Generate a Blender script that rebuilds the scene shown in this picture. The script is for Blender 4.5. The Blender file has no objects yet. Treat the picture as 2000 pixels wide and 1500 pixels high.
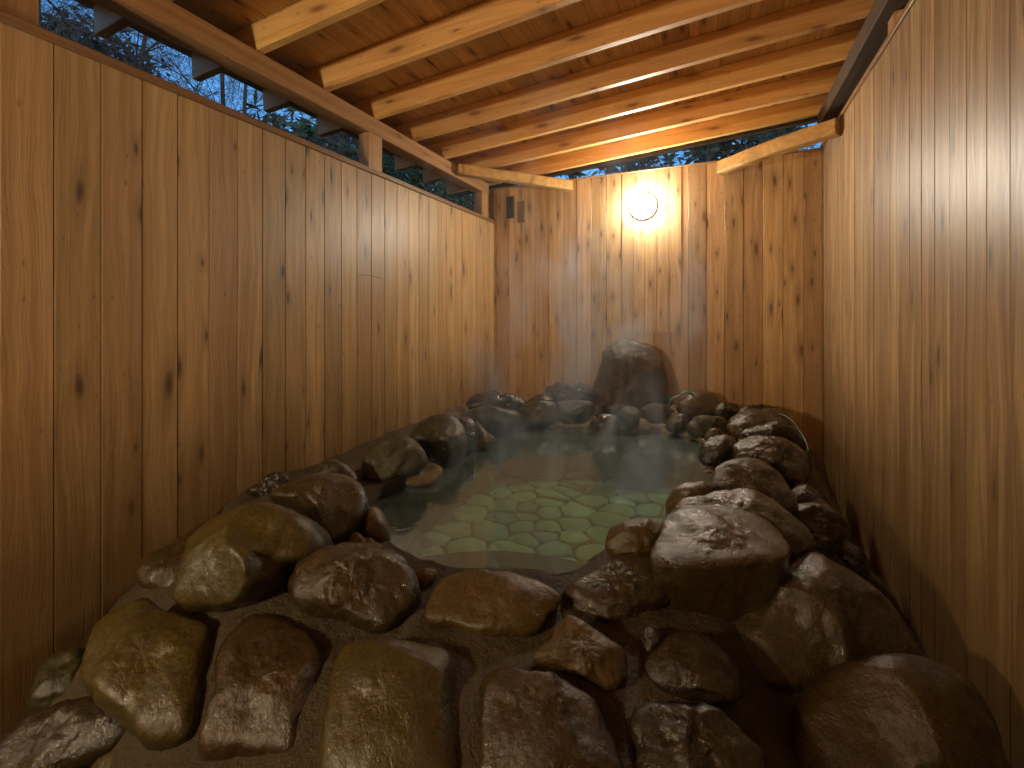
import bpy, bmesh, math, random
import numpy as np
from mathutils import Vector, noise
from mathutils.geometry import delaunay_2d_cdt
R = math.radians
random.seed(7)

# ------------------------------------------------------------------ camera, world, exposure
H = 0.95                      # camera height above the water
YAW = math.atan(400/900)
cd = bpy.data.cameras.new('camera'); cam = bpy.data.objects.new('camera', cd)
bpy.context.scene.collection.objects.link(cam)
cam.location = (0, 0, H); cam.rotation_euler = (R(90), 0, YAW)
cd.sensor_width = 36; cd.lens = 16.2; cd.shift_y = -0.0675; cd.clip_start = 0.02; cd.clip_end = 500
sc = bpy.context.scene; sc.camera = cam
sc.view_settings.view_transform = 'Standard'; sc.view_settings.look = 'None'
sc.view_settings.gamma = 1; sc.view_settings.exposure = 2.3
sc.cycles.volume_step_rate = 1.0; sc.cycles.volume_max_steps = 64
sc.cycles.max_bounces = 6; sc.cycles.diffuse_bounces = 4; sc.cycles.glossy_bounces = 3; sc.cycles.transparent_max_bounces = 12
sc.cycles.sample_clamp_indirect = 4.0
w = bpy.data.worlds.new('World'); sc.world = w; w.use_nodes = True
nt = w.node_tree; bg = nt.nodes['Background']
sky = nt.nodes.new('ShaderNodeTexSky'); sky.sky_type = 'NISHITA'; sky.sun_disc = False
sky.ozone_density = 4.0; sky.sun_elevation = R(4); sky.sun_rotation = R(150)
nt.links.new(sky.outputs[0], bg.inputs[0]); bg.inputs[1].default_value = 0.11
LAMP_W = 54.0                 # emission strength of the globe lamps
FRONT_W = 92.0

# ------------------------------------------------------------------ helpers
C = sc.collection
cs, sn = math.cos(YAW), math.sin(YAW)
RT = Vector((cs, sn, 0)); FW = Vector((-sn, cs, 0)); UP = Vector((0, 0, 1)); EYE = Vector((0, 0, H))
def ray(px, py): return FW + RT*((px-1000)/900) + UP*((615-py)/900)
def P(px, py, z): r = ray(px, py); return EYE + r*((z-H)/r.z)
def plane_hit(px, py, B, n): r = ray(px, py); return EYE + r*((B-EYE).dot(n)/r.dot(n))

def tag(o, label=None, cat=None, group=None, kind=None):
    if label: o['label'] = label
    if cat: o['category'] = cat
    if group: o['group'] = group
    if kind: o['kind'] = kind
    return o
def empty(name, loc=(0, 0, 0)):
    o = bpy.data.objects.new(name, None); C.objects.link(o); o.location = loc; o.empty_display_size = .1
    return o
def mk(name, verts, faces, mat, parent=None, smooth=False, origin=None):
    org = Vector(origin) if origin is not None else Vector((0, 0, 0))
    me = bpy.data.meshes.new(name)
    me.from_pydata([tuple(Vector(v)-org) for v in verts], [], faces); me.update()
    if smooth: me.polygons.foreach_set('use_smooth', [True]*len(me.polygons))
    o = bpy.data.objects.new(name, me); C.objects.link(o)
    if mat: me.materials.append(mat)
    if parent:
        o.parent = parent; o.location = org - parent.location
    else: o.location = org
    return o
class MB:
    def __init__(s): s.v = []; s.f = []
    def add(s, vs, fs):
        k = len(s.v); s.v += [tuple(v) for v in vs]; s.f += [tuple(i+k for i in f) for f in fs]
    def box(s, a, b, bev=0.0):
        (x0, y0, z0), (x1, y1, z1) = a, b
        if bev <= 0:
            s.add([(x0,y0,z0),(x1,y0,z0),(x1,y1,z0),(x0,y1,z0),(x0,y0,z1),(x1,y0,z1),(x1,y1,z1),(x0,y1,z1)],
                  [(0,3,2,1),(4,5,6,7),(0,1,5,4),(1,2,6,5),(2,3,7,6),(3,0,4,7)])
        else:
            s.obox(Vector(((x0+x1)/2,(y0+y1)/2,(z0+z1)/2)), Vector((1,0,0)), Vector((0,1,0)), Vector((0,0,1)), x1-x0, y1-y0, z1-z0, bev)
    def obox(s, c, ux, uy, uz, lx, ly, lz, bev=.003):
        bm = bmesh.new(); bmesh.ops.create_cube(bm, size=1)
        for v in bm.verts: v.co = Vector((v.co.x*lx, v.co.y*ly, v.co.z*lz))
        if bev > 0: bmesh.ops.bevel(bm, geom=bm.edges[:], offset=bev, segments=1, affect='EDGES')
        bm.verts.index_update()
        s.add([c + ux*v.co.x + uy*v.co.y + uz*v.co.z for v in bm.verts], [[v.index for v in f.verts] for f in bm.faces]); bm.free()
    def tube(s, pts, rads, n=6, cap=True):
        pts = [Vector(p) for p in pts]; k0 = len(s.v); vs = []; fs = []
        for i, p in enumerate(pts):
            d = (pts[min(i+1, len(pts)-1)] - pts[max(i-1, 0)]).normalized()
            a = d.orthogonal().normalized() if i == 0 else (a - d*a.dot(d)).normalized()
            b = d.cross(a)
            for j in range(n):
                t = 2*math.pi*j/n; vs.append(p + (a*math.cos(t)+b*math.sin(t))*rads[i])
        for i in range(len(pts)-1):
            for j in range(n): fs.append((i*n+j, i*n+(j+1)%n, (i+1)*n+(j+1)%n, (i+1)*n+j))
        if cap: fs.append(tuple(range(n-1, -1, -1))); fs.append(tuple((len(pts)-1)*n+j for j in range(n)))
        s.add(vs, fs)
    def build(s, name, mat, parent=None, smooth=False, origin=None):
        return mk(name, s.v, s.f, mat, parent, smooth, origin)

# ------------------------------------------------------------------ materials
class G:
    def __init__(s, name):
        s.m = bpy.data.materials.new(name); s.m.use_nodes = True; s.t = s.m.node_tree; s.t.nodes.clear()
        s.out = s.n('ShaderNodeOutputMaterial')
    def n(s, typ, **kw):
        nd = s.t.nodes.new(typ)
        for k, v in kw.items(): setattr(nd, k, v)
        return nd
    def put(s, sock, v):
        if isinstance(v, bpy.types.NodeSocket): s.t.links.new(v, sock)
        elif isinstance(v, (tuple, list)) and len(v) == 3 and sock.type == 'RGBA': sock.default_value = (*v, 1)
        else: sock.default_value = v
    def math(s, op, a, b=0.0, c=0.0, clamp=False):
        nd = s.n('ShaderNodeMath', operation=op); nd.use_clamp = clamp
        s.put(nd.inputs[0], a); s.put(nd.inputs[1], b); s.put(nd.inputs[2], c); return nd.outputs[0]
    def mix(s, f, a, b, mode='MIX'):
        nd = s.n('ShaderNodeMix', data_type='RGBA', blend_type=mode)
        s.put(nd.inputs[0], f); s.put(nd.inputs[6], a); s.put(nd.inputs[7], b); return nd.outputs[2]
    def ramp(s, f, pts, inter='LINEAR'):
        nd = s.n('ShaderNodeValToRGB'); nd.color_ramp.interpolation = inter; e = nd.color_ramp.elements
        while len(e) < len(pts): e.new(0.5)
        for i, (p, c) in enumerate(pts):
            e[i].position = p; e[i].color = (*c, 1) if isinstance(c, (tuple, list)) else (c, c, c, 1)
        s.put(nd.inputs[0], f); return nd.outputs[0]
    def noise(s, vec, scale, detail=4, rough=.55, dist=0.0):
        nd = s.n('ShaderNodeTexNoise'); s.put(nd.inputs['Vector'], vec)
        nd.inputs['Scale'].default_value = scale; nd.inputs['Detail'].default_value = detail
        nd.inputs['Roughness'].default_value = rough; nd.inputs['Distortion'].default_value = dist
        return nd.outputs[0]
    def vscale(s, vec, sc_, off=None):
        nd = s.n('ShaderNodeVectorMath', operation='MULTIPLY'); s.put(nd.inputs[0], vec); nd.inputs[1].default_value = sc_
        r = nd.outputs[0]
        if off is not None:
            nd = s.n('ShaderNodeVectorMath', operation='ADD'); s.put(nd.inputs[0], r); s.put(nd.inputs[1], off); r = nd.outputs[0]
        return r
    def bump(s, h, strength, dist, nrm=None):
        nd = s.n('ShaderNodeBump'); nd.inputs['Strength'].default_value = strength; nd.inputs['Distance'].default_value = dist
        s.put(nd.inputs['Height'], h)
        if nrm is not None: s.put(nd.inputs['Normal'], nrm)
        return nd.outputs[0]
    def principled(s, col, rough, nrm=None, **kw):
        p = s.n('ShaderNodeBsdfPrincipled'); s.put(p.inputs['Base Color'], col); s.put(p.inputs['Roughness'], rough)
        if nrm is not None: s.put(p.inputs['Normal'], nrm)
        for k, v in kw.items(): s.put(p.inputs[k.replace('_', ' ')], v)
        s.t.links.new(p.outputs[0], s.out.inputs[0]); return p
    def pos(s, which='Object'): return s.n('ShaderNodeTexCoord').outputs[which]

def wood(name, along, across, width, offset, light, dark, knot, rough=.38, knots=1.0, var=.35, grain=1.0, damp_shade=None, mottled=.3, streak=.25):
    """Boards run along axis `along`, sit side by side on axis `across` (width, offset); width None = one timber."""
    g = G(name); geo = g.n('ShaderNodeNewGeometry')
    co = geo.outputs['Position']; sp = g.n('ShaderNodeSeparateXYZ'); g.put(sp.inputs[0], co)
    ax = 'XYZ'; L = sp.outputs[ax.index(along)]
    A = sp.outputs[ax.index(across)]
    T = sp.outputs[3 - ax.index(along) - ax.index(across)]
    if width:
        idx = g.math('FLOOR', g.math('DIVIDE', g.math('SUBTRACT', A, offset), width))
        rnd_in = idx
    else:
        oi = g.n('ShaderNodeObjectInfo'); rnd_in = g.math('MULTIPLY', oi.outputs['Random'], 517.0)
    wn = g.n('ShaderNodeTexWhiteNoise', noise_dimensions='1D'); g.put(wn.inputs['W'], rnd_in)
    rv, rc = wn.outputs['Value'], wn.outputs['Color']
    srgb = g.n('ShaderNodeSeparateColor'); g.put(srgb.inputs[0], rc)
    cb = g.n('ShaderNodeCombineXYZ')
    g.put(cb.inputs[0], g.math('ADD', g.math('MULTIPLY', A, 1.0), g.math('MULTIPLY', srgb.outputs[0], 13.0)))
    g.put(cb.inputs[1], g.math('ADD', T, g.math('MULTIPLY', srgb.outputs[1], 9.0)))
    g.put(cb.inputs[2], g.math('ADD', L, g.math('MULTIPLY', rv, 31.0)))
    v = cb.outputs[0]
    # wandering grain
    warp = g.noise(g.vscale(v, (3, 3, .9)), 1.6, 2)
    wv = g.n('ShaderNodeVectorMath', operation='ADD'); g.put(wv.inputs[0], v)
    cw = g.n('ShaderNodeCombineXYZ'); g.put(cw.inputs[0], g.math('MULTIPLY', warp, .09)); g.put(wv.inputs[1], cw.outputs[0])
    fine = g.noise(g.vscale(wv.outputs[0], (130*grain, 130*grain, 3.2)), 1, 3, .6)
    rings = g.noise(g.vscale(wv.outputs[0], (34*grain, 34*grain, .7)), 1, 2, .5)
    broad = g.noise(g.vscale(v, (7, 7, .8)), 1.0, 4, .6)
    # knots
    def knotmask(sx, sz, size, keep):
        vo = g.n('ShaderNodeTexVoronoi', feature='F1', voronoi_dimensions='2D'); vo.inputs['Scale'].default_value = 1
        kv = g.n('ShaderNodeCombineXYZ'); ks_ = g.n('ShaderNodeSeparateXYZ'); g.put(ks_.inputs[0], wv.outputs[0]); g.put(kv.inputs[0], g.math('MULTIPLY', ks_.outputs[0], sx)); g.put(kv.inputs[1], g.math('MULTIPLY', ks_.outputs[2], sz))
        g.put(vo.inputs['Vector'], kv.outputs[0]); vo.inputs['Randomness'].default_value = 1
        ks = g.n('ShaderNodeSeparateColor'); g.put(ks.inputs[0], vo.outputs['Color'])
        on = g.math('GREATER_THAN', ks.outputs[0], 1-keep)
        sz_ = g.math('MULTIPLY', g.math('ADD', ks.outputs[1], .4), size)
        d = g.math('DIVIDE', vo.outputs['Distance'], sz_)
        return on, d
    on, d = knotmask(9.0, 2.6, .14, .34*knots)
    km = g.math('MULTIPLY', on, g.ramp(d, [(0.35, 1.0), (1.0, 0.0)]), clamp=True)
    halo = g.math('MULTIPLY', on, g.ramp(g.math('MULTIPLY', d, .33), [(0.3, 1.0), (1.0, 0.0)]), clamp=True)
    on2, d2 = knotmask(20.0, 9.0, .13, .14*knots)
    km2 = g.math('MULTIPLY', on2, g.ramp(d2, [(0.4, 1.0), (1.0, 0.0)]), clamp=True)
    col = g.mix(g.ramp(rings, [(.32, 0.0), (.68, 1.0)]), light, dark)
    col = g.mix(g.math('MULTIPLY', g.ramp(fine, [(.45, 0.0), (.75, 1.0)]), .55), col, g.mix(.5, dark, knot))
    col = g.mix(g.math('MULTIPLY', g.ramp(broad, [(.42, 0.0), (.72, 1.0)]), mottled), col, dark)
    stk = g.noise(g.vscale(wv.outputs[0], (46, 46, .55)), 1, 3, .65)
    col = g.mix(g.math('MULTIPLY', g.ramp(stk, [(.5, 0.0), (.66, 1.0)]), streak), col, g.mix(.35, dark, knot))
    # tone of each board
    tone = g.math('ADD', 1-var/2, g.math('MULTIPLY', srgb.outputs[2], var))
    tn = g.n('ShaderNodeCombineColor'); g.put(tn.inputs[0], tone); g.put(tn.inputs[1], g.math('MULTIPLY', tone, g.math('ADD', .96, g.math('MULTIPLY', rv, .07)))); g.put(tn.inputs[2], tone)
    col = g.mix(1.0, col, tn.outputs[0], 'MULTIPLY')
    col = g.mix(g.math('MULTIPLY', halo, .45), col, g.mix(.55, dark, knot))
    col = g.mix(g.math('MULTIPLY', g.math('MAXIMUM', km, g.math('MULTIPLY', km2, .5)), .75), col, knot)
    if damp_shade:   # rising dampness plus painted light falloff at the foot, ragged edge
        zz, col_d, amt = damp_shade
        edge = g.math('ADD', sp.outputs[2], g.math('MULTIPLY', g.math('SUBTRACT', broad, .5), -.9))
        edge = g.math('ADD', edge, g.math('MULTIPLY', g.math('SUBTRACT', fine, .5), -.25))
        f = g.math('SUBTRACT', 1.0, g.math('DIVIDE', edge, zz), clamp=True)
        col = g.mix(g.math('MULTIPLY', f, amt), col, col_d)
    nb = g.bump(g.math('ADD', g.math('MULTIPLY', fine, .6), g.math('ADD', g.math('MULTIPLY', rings, .5), g.math('MULTIPLY', km, -.4))), .35, .004)
    rg = g.math('ADD', rough-.08, g.math('MULTIPLY', fine, .2))
    g.principled(col, rg, nb, Specular_IOR_Level=.5)
    return g.m

M = {}
WL = dict(light=(.56, .37, .17), dark=(.40, .245, .098), knot=(.06, .032, .015))
damp_shade_c = (.13, .07, .02)
M['wall_left'] = wood('cedar_left', 'Z', 'Y', .1404, .854, **WL, damp_shade=(.75, damp_shade_c, .75), knots=1.0, rough=.42)
M['wall_back'] = wood('cedar_back', 'Z', 'X', .149, .0619, light=(.57, .38, .19), dark=(.39, .235, .105), knot=(.09, .04, .016), damp_shade=(.9, (.27, .14, .03), .6), knots=2.1, var=.5)
M['wall_right'] = wood('cedar_right', 'Z', 'Y', .13, .03, light=(.52, .35, .175), dark=(.25, .155, .072), knot=(.07, .035, .02), damp_shade=(.7, damp_shade_c, .8), knots=.8, mottled=.75, grain=.8, var=.3, streak=.8, rough=.42)
M['cap'] = wood('cap_timber', 'Y', 'X', None, 0, light=(.36, .21, .09), dark=(.25, .13, .05), knot=(.06, .03, .015), knots=.4)
M['capx'] = wood('cap_timber_cross', 'X', 'Y', None, 0, light=(.36, .21, .09), dark=(.25, .13, .05), knot=(.06, .03, .015), knots=.4)
pine = dict(light=(.74, .44, .16), dark=(.60, .32, .10), knot=(.16, .05, .018))
M['rafter'] = wood('pine_rafter', 'X', 'Z', None, 0, **pine, knots=1.5, rough=.45, var=.22, mottled=.2, grain=.8)
M['ceiling'] = wood('pine_ceiling', 'Y', 'X', .165, .02, light=(.80, .52, .24), dark=(.62, .37, .15), knot=(.12, .04, .015), knots=1.3, rough=.5, var=.35)
M['beam'] = wood('pine_beam', 'Y', 'Z', None, 0, light=(.46, .27, .11), dark=(.34, .175, .065), knot=(.10, .045, .02), knots=1.0)
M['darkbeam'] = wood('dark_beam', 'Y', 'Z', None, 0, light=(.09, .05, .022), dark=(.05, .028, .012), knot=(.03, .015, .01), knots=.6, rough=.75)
M['post'] = wood('post_timber', 'Z', 'Y', None, 0, light=(.46, .27, .12), dark=(.34, .175, .07), knot=(.10, .045, .02), knots=.6)
M['brace'] = wood('brace_timber', 'X', 'Y', None, 0, light=(.58, .36, .13), dark=(.42, .23, .07), knot=(.12, .06, .02), knots=1.2)

def plain(name, col, rough=.6, **kw):
    g = G(name); n = g.noise(g.pos(), 14, 4); c = g.mix(n, tuple(x*.75 for x in col), tuple(min(1, x*1.2) for x in col))
    g.principled(c, rough, g.bump(n, .2, .004), **kw); return g.m
M['darkgap'] = plain('gap_backing', (.05, .028, .014), .9)
M['fascia'] = plain('fascia_metal', (.16, .15, .14), .5)
M['plate_dark'] = plain('dark_plate', (.035, .028, .022), .5)
M['plate_brown'] = plain('brown_plate', (.16, .09, .045), .6)
M['hose'] = plain('hose', (.10, .22, .18), .35)
M['hose2'] = plain('hose_b', (.03, .045, .04), .4)
M['shed_floor'] = plain('shed_floor', (.06, .04, .025), .8)
M['earth'] = plain('earth', (.05, .04, .025), .95)
M['bark'] = plain('bark', (.085, .07, .06), .9)
M['twig'] = plain('twig', (.11, .10, .10), .85)

def rock_mat(name, c1, c2, c3, wet=.7, scale=1.0, pits=.5, streak=False):
    g = G(name); oi = g.n('ShaderNodeObjectInfo')
    off = g.n('ShaderNodeCombineXYZ'); g.put(off.inputs[0], g.math('MULTIPLY', oi.outputs['Random'], 41)); g.put(off.inputs[1], g.math('MULTIPLY', oi.outputs['Random'], 17))
    v = g.vscale(g.pos(), (scale, scale, scale*(1.0 if not streak else 2.5)), off.outputs[0])
    big = g.noise(v, 4.5, 5, .6, .4); med = g.noise(v, 17, 5, .65); fin = g.noise(v, 85, 5, .7); spk = g.noise(v, 260, 2, .6)
    col = g.mix(g.ramp(big, [(.38, 0.0), (.6, 1.0)]), c1, c2)
    col = g.mix(g.math('MULTIPLY', g.ramp(med, [(.48, 0.0), (.66, 1.0)]), .7), col, c3)
    col = g.mix(g.math('MULTIPLY', g.ramp(fin, [(.40, 1.0), (.56, 0.0)]), .45), col, tuple(x*.4 for x in c1))
    col = g.mix(g.math('MULTIPLY', g.ramp(spk, [(.6, 0.0), (.72, 1.0)]), .3), col, tuple(min(.6, x*2.2) for x in c2))
    vo = g.n('ShaderNodeTexVoronoi', feature='DISTANCE_TO_EDGE'); g.put(vo.inputs['Vector'], g.vscale(v, (1, 1, 1))); vo.inputs['Scale'].default_value = 7
    wv = g.n('ShaderNodeVectorMath', operation='ADD'); g.put(wv.inputs[0], v)
    sc3 = g.n('ShaderNodeVectorMath', operation='SCALE'); nn = g.n('ShaderNodeTexNoise'); g.put(nn.inputs['Vector'], v); nn.inputs['Scale'].default_value = 9; nn.inputs['Detail'].default_value = 4
    g.put(sc3.inputs[0], nn.outputs['Color']); sc3.inputs['Scale'].default_value = .35; g.put(wv.inputs[1], sc3.outputs[0]); g.put(vo.inputs['Vector'], wv.outputs[0]); vo.inputs['Scale'].default_value = 3.2
    crack = g.ramp(vo.outputs['Distance'], [(0.0, 1.0), (.02, 0.0)])
    crack = g.math('MULTIPLY', crack, g.ramp(big, [(.5, 0.0), (.58, 1.0)]))
    col = g.mix(g.math('MULTIPLY', crack, .2), col, tuple(x*.25 for x in c1))
    film = g.ramp(med, [(.42, 0.0), (.62, 1.0)])
    rg = g.math('ADD', .62-.42*wet, g.math('MULTIPLY', film, .26))
    rg = g.math('ADD', rg, g.math('MULTIPLY', g.math('SUBTRACT', fin, .5), .3), clamp=True)
    h = g.math('ADD', g.math('MULTIPLY', med, 1.0), g.math('MULTIPLY', fin, pits))
    h = g.math('ADD', h, g.math('MULTIPLY', crack, -.12))
    sp2 = g.noise(v, 80, 3, .7); nb = g.bump(h, .55, .012); nb2 = g.bump(g.math('ADD', sp2, g.math('MULTIPLY', spk, .3)), .6, .006, nb)
    g.principled(col, rg, nb, Specular_IOR_Level=.3, Coat_Weight=g.math('MULTIPLY', g.ramp(med, [(.46, 1.0), (.6, .25)]), wet), Coat_Roughness=.08, Coat_IOR=1.5, Coat_Normal=nb2)
    return g.m
RD = .26
_rm = rock_mat
def rock_mat(nm, a, b, c, *x, **k): return _rm(nm, *[(t[0]*RD*1.05, t[1]*RD*.93, t[2]*RD*.30) for t in (a, b, c)], *x, **k)
M['r_olive'] = rock_mat('rock_olive', (.15, .115, .042), (.23, .17, .06), (.17, .09, .03), .6, pits=.3)
M['r_rust'] = rock_mat('rock_rust', (.10, .055, .022), (.17, .085, .026), (.14, .10, .045), .75)
M['r_brown'] = rock_mat('rock_brown', (.10, .062, .032), (.16, .10, .05), (.13, .07, .03), .85)
M['r_dark'] = rock_mat('rock_dark', (.055, .038, .026), (.10, .066, .04), (.08, .045, .026), .9)
M['r_tan'] = rock_mat('rock_tan', (.20, .125, .06), (.29, .185, .09), (.17, .09, .035), .7)
M['r_pale'] = rock_mat('rock_pale', (.38, .26, .15), (.46, .33, .20), (.32, .20, .11), .4)
M['r_grey'] = rock_mat('rock_grey', (.13, .115, .085), (.20, .17, .12), (.16, .11, .07), .5, pits=.8)
M['r_purple'] = rock_mat('rock_purple', (.22, .15, .12), (.32, .22, .17), (.19, .10, .08), .45, pits=.8)
M['r_green'] = rock_mat('rock_green', (.12, .105, .06), (.17, .15, .085), (.10, .07, .04), .7)

def mortar_mat():
    g = G('mortar'); v = g.pos()
    big = g.noise(v, 3, 5, .6); fin = g.noise(v, 150, 3, .75); md = g.noise(v, 22, 5, .6); gr = g.noise(v, 420, 2, .6)
    col = g.mix(g.ramp(big, [(.35, 0.0), (.65, 1.0)]), (.034, .020, .006), (.062, .038, .012))
    col = g.mix(g.math('MULTIPLY', g.ramp(fin, [(.4, 0.0), (.62, 1.0)]), .6), col, (.014, .009, .004))
    col = g.mix(g.math('MULTIPLY', g.ramp(gr, [(.52, 0.0), (.62, 1.0)]), .6), col, (.15, .105, .05))
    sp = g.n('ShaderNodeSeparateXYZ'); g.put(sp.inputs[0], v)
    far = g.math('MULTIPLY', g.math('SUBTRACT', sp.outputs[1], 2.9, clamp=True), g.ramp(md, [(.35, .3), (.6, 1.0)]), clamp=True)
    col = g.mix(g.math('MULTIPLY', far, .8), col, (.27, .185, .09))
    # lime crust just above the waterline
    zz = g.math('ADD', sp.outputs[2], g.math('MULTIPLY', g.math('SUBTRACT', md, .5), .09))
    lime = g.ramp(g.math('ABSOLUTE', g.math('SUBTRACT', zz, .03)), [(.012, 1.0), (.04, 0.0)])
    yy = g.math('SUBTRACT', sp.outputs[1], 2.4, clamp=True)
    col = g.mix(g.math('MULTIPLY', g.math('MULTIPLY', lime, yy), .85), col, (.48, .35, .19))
    h = g.math('ADD', g.math('MULTIPLY', md, 1.2), g.math('ADD', g.math('MULTIPLY', fin, .35), g.math('MULTIPLY', gr, .1)))
    g.principled(col, g.math('ADD', .38, g.math('MULTIPLY', fin, .45)), g.bump(h, 1.0, .02), Specular_IOR_Level=.35)
    return g.m
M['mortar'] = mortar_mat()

def paver_mat():
    g = G('pool_pavers'); v = g.pos(); geo = g.n('ShaderNodeNewGeometry'); ri = geo.outputs['Random Per Island']
    n1 = g.noise(v, 9, 5); n2 = g.noise(v, 45, 4)
    st = g.mix(ri, (.22, .27, .18), (.52, .56, .42)); st = g.mix(g.math('MULTIPLY', g.math('FRACT', g.math('MULTIPLY', ri, 7.3)), .4), st, (.42, .52, .42))
    st = g.mix(g.math('MULTIPLY', g.ramp(n1, [(.4, 0.0), (.65, 1.0)]), .45), st, (.24, .30, .15)); st = g.mix(g.math('MULTIPLY', g.ramp(n2, [(.45, 0.0), (.7, 1.0)]), .3), st, (.16, .18, .09))
    g.principled(st, .7, g.bump(n2, .5, .01)); return g.m
M['joint'] = plain('pool_joint', (.045, .055, .03), .8)
M['shade_slab'] = plain('pool_shade_slab', (.018, .024, .010), .8)  # near-black tint carries the shade of the pool's near end
M['pavers'] = paver_mat()

def water_mat():
    g = G('spring_water'); v = g.pos()
    h = g.noise(g.vscale(v, (1, 1, 1)), 16, 2, .5, .3); h2 = g.noise(v, 60, 2)
    nb = g.bump(g.math('ADD', h, g.math('MULTIPLY', h2, .15)), .09, .02)
    fr = g.n('ShaderNodeFresnel'); fr.inputs[0].default_value = 1.33; g.put(fr.inputs['Normal'], nb)
    tr = g.n('ShaderNodeBsdfTransparent'); g.put(tr.inputs[0], (.52, .76, .62))
    mk_ = g.n('ShaderNodeBsdfDiffuse'); g.put(mk_.inputs[0], (.32, .44, .37))
    m1 = g.n('ShaderNodeMixShader'); m1.inputs[0].default_value = .16; g.put(m1.inputs[1], tr.outputs[0]); g.put(m1.inputs[2], mk_.outputs[0])
    gl = g.n('ShaderNodeBsdfGlossy'); gl.inputs['Roughness'].default_value = .05; g.put(gl.inputs['Normal'], nb); g.put(gl.inputs[0], (1, 1, 1))
    m2 = g.n('ShaderNodeMixShader'); g.put(m2.inputs[0], g.math('MULTIPLY', fr.outputs[0], 1.7, clamp=True)); g.put(m2.inputs[1], m1.outputs[0]); g.put(m2.inputs[2], gl.outputs[0])
    g.t.links.new(m2.outputs[0], g.out.inputs[0]); return g.m
M['water'] = water_mat()

def lamp_mat(name, s, c=(1.0, .86, .60)):
    g = G(name); e = g.n('ShaderNodeEmission'); g.put(e.inputs[0], c); e.inputs[1].default_value = s
    g.t.links.new(e.outputs[0], g.out.inputs[0]); return g.m
M['globe'] = lamp_mat('lamp_globe', LAMP_W, (1.0, .92, .76))
M['globe_front'] = lamp_mat('lamp_globe_b', FRONT_W)
M['lampbase'] = plain('lamp_base', (.78, .76, .72), .4)

def leaf_mat(name, a, b):
    g = G(name); geo = g.n('ShaderNodeNewGeometry')
    n = g.noise(g.pos(), 2.2, 3); col = g.mix(g.math('FRACT', g.math('ADD', g.math('MULTIPLY', geo.outputs['Random Per Island'], 1.0), g.math('MULTIPLY', n, .3))), a, b)
    p = g.principled(col, .45, None, Specular_IOR_Level=.5); return g.m
M['leaf'] = leaf_mat('evergreen_leaf', (.02, .06, .035), (.05, .12, .06))
M['leaf2'] = leaf_mat('bamboo_leaf', (.03, .09, .05), (.10, .17, .09))

# ------------------------------------------------------------------ ground, floor of the shed
HW = 2.295-.95+H  # back wall top in world z
ZW = H+1.36
ground = mk('ground', [(-60,-60,-.62),(60,-60,-.62),(60,60,-.62),(-60,60,-.62)], [(0,1,2,3)], M['earth']); tag(ground, kind='structure')
fl = mk('floor', [(-2.2,-1.6,-.47),(.795,-1.6,-.47),(.795,4.473,-.47),(-2.2,4.473,-.47)], [(0,1,2,3)], M['shed_floor']); tag(fl, kind='structure')

# ------------------------------------------------------------------ board walls
XL, XR, YB, YF = -2.2, .795, 4.473, -1.6
ZL_, ZR_, ZB_ = H+.985, H+1.375, H+1.352
def board_wall(label, axis, fixed, nrm, lo, hi, z0, z1, wdt, off, mat, capmat, cap_h, group='cedar board walls around the pool'):
    """axis: the horizontal axis the boards line up on; fixed: coordinate of the room face; nrm: +-1, direction of the outside"""
    base = (fixed, (lo+hi)/2, z0) if axis == 'Y' else ((lo+hi)/2, fixed, z0)
    t = empty('board_wall', base); tag(t, label, 'wall', group)
    b = MB(); k = math.floor((lo-off)/wdt); rr = random.Random(int(abs(fixed)*100))
    while off + k*wdt < hi:
        a0 = max(lo, off + k*wdt)+.0014; a1 = min(hi, off+(k+1)*wdt)-.0014
        if a1-a0 > .01:
            j = rr.uniform(0, .0022)
            f0, f1 = fixed + nrm*j, fixed + nrm*(.02)
            lo_, hi_ = min(f0, f1), max(f0, f1)
            if axis == 'Y': b.box((lo_, a0, z0), (hi_, a1, z1), .0016)
            else: b.box((a0, lo_, z0), (a1, hi_, z1), .0016)
        k += 1
    b.build('board_cladding', mat, t, origin=base)
    bk = MB(); f0, f1 = fixed+nrm*.022, fixed+nrm*.06
    if axis == 'Y': bk.box((min(f0,f1), lo, z0), (max(f0,f1), hi, z1-.005))
    else: bk.box((lo, min(f0,f1), z0), (hi, max(f0,f1), z1-.005))
    bk.build('backing_panel', M['darkgap'], t, origin=base)
    cp = MB(); f0, f1 = fixed-nrm*.012, fixed+nrm*.10
    if axis == 'Y': cp.box((min(f0,f1), lo, z1), (max(f0,f1), hi, z1+cap_h), .004)
    else: cp.box((lo, min(f0,f1), z1), (hi, max(f0,f1), z1+cap_h), .004)
    cp.build('top_rail', capmat, t, origin=base)
    return t
board_wall('low cedar board wall on the left, open to the trees above its rail', 'Y', XL, -1, YF, YB, -.6, ZL_, .1404, .854, M['wall_left'], M['cap'], .036)
wb = board_wall('cedar board end wall behind the pool, carrying the round lamp', 'X', YB, 1, XL-.1, XR-.001, -.6, ZB_, .149, .0619, M['wall_back'], M['capx'], .014)
board_wall('tall cedar board wall on the right with narrow streaky boards', 'Y', XR, 1, YF, YB+.07, -.6, ZR_, .13, .03, M['wall_right'], M['cap'], .03)
board_wall('cedar board wall behind the viewer, closing the bath room', 'X', YF, -1, XL+.003, XR-.003, -.6, ZR_, .149, .0619, M['wall_back'], M['capx'], .03)
# a repaired joint low on the end wall: short boards let in above the tall rock
jb = MB()
x0 = .0619-.149*6
for k in range(5):
    jb.box((x0+k*.149*.72+.001, YB-.005, H-.165), (x0+(k+1)*.149*.72-.001, YB-.0005, ZB_-.001), .0012)
jb.build('patch_boards', M['wall_back'], wb, origin=tuple(wb.location))
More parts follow.
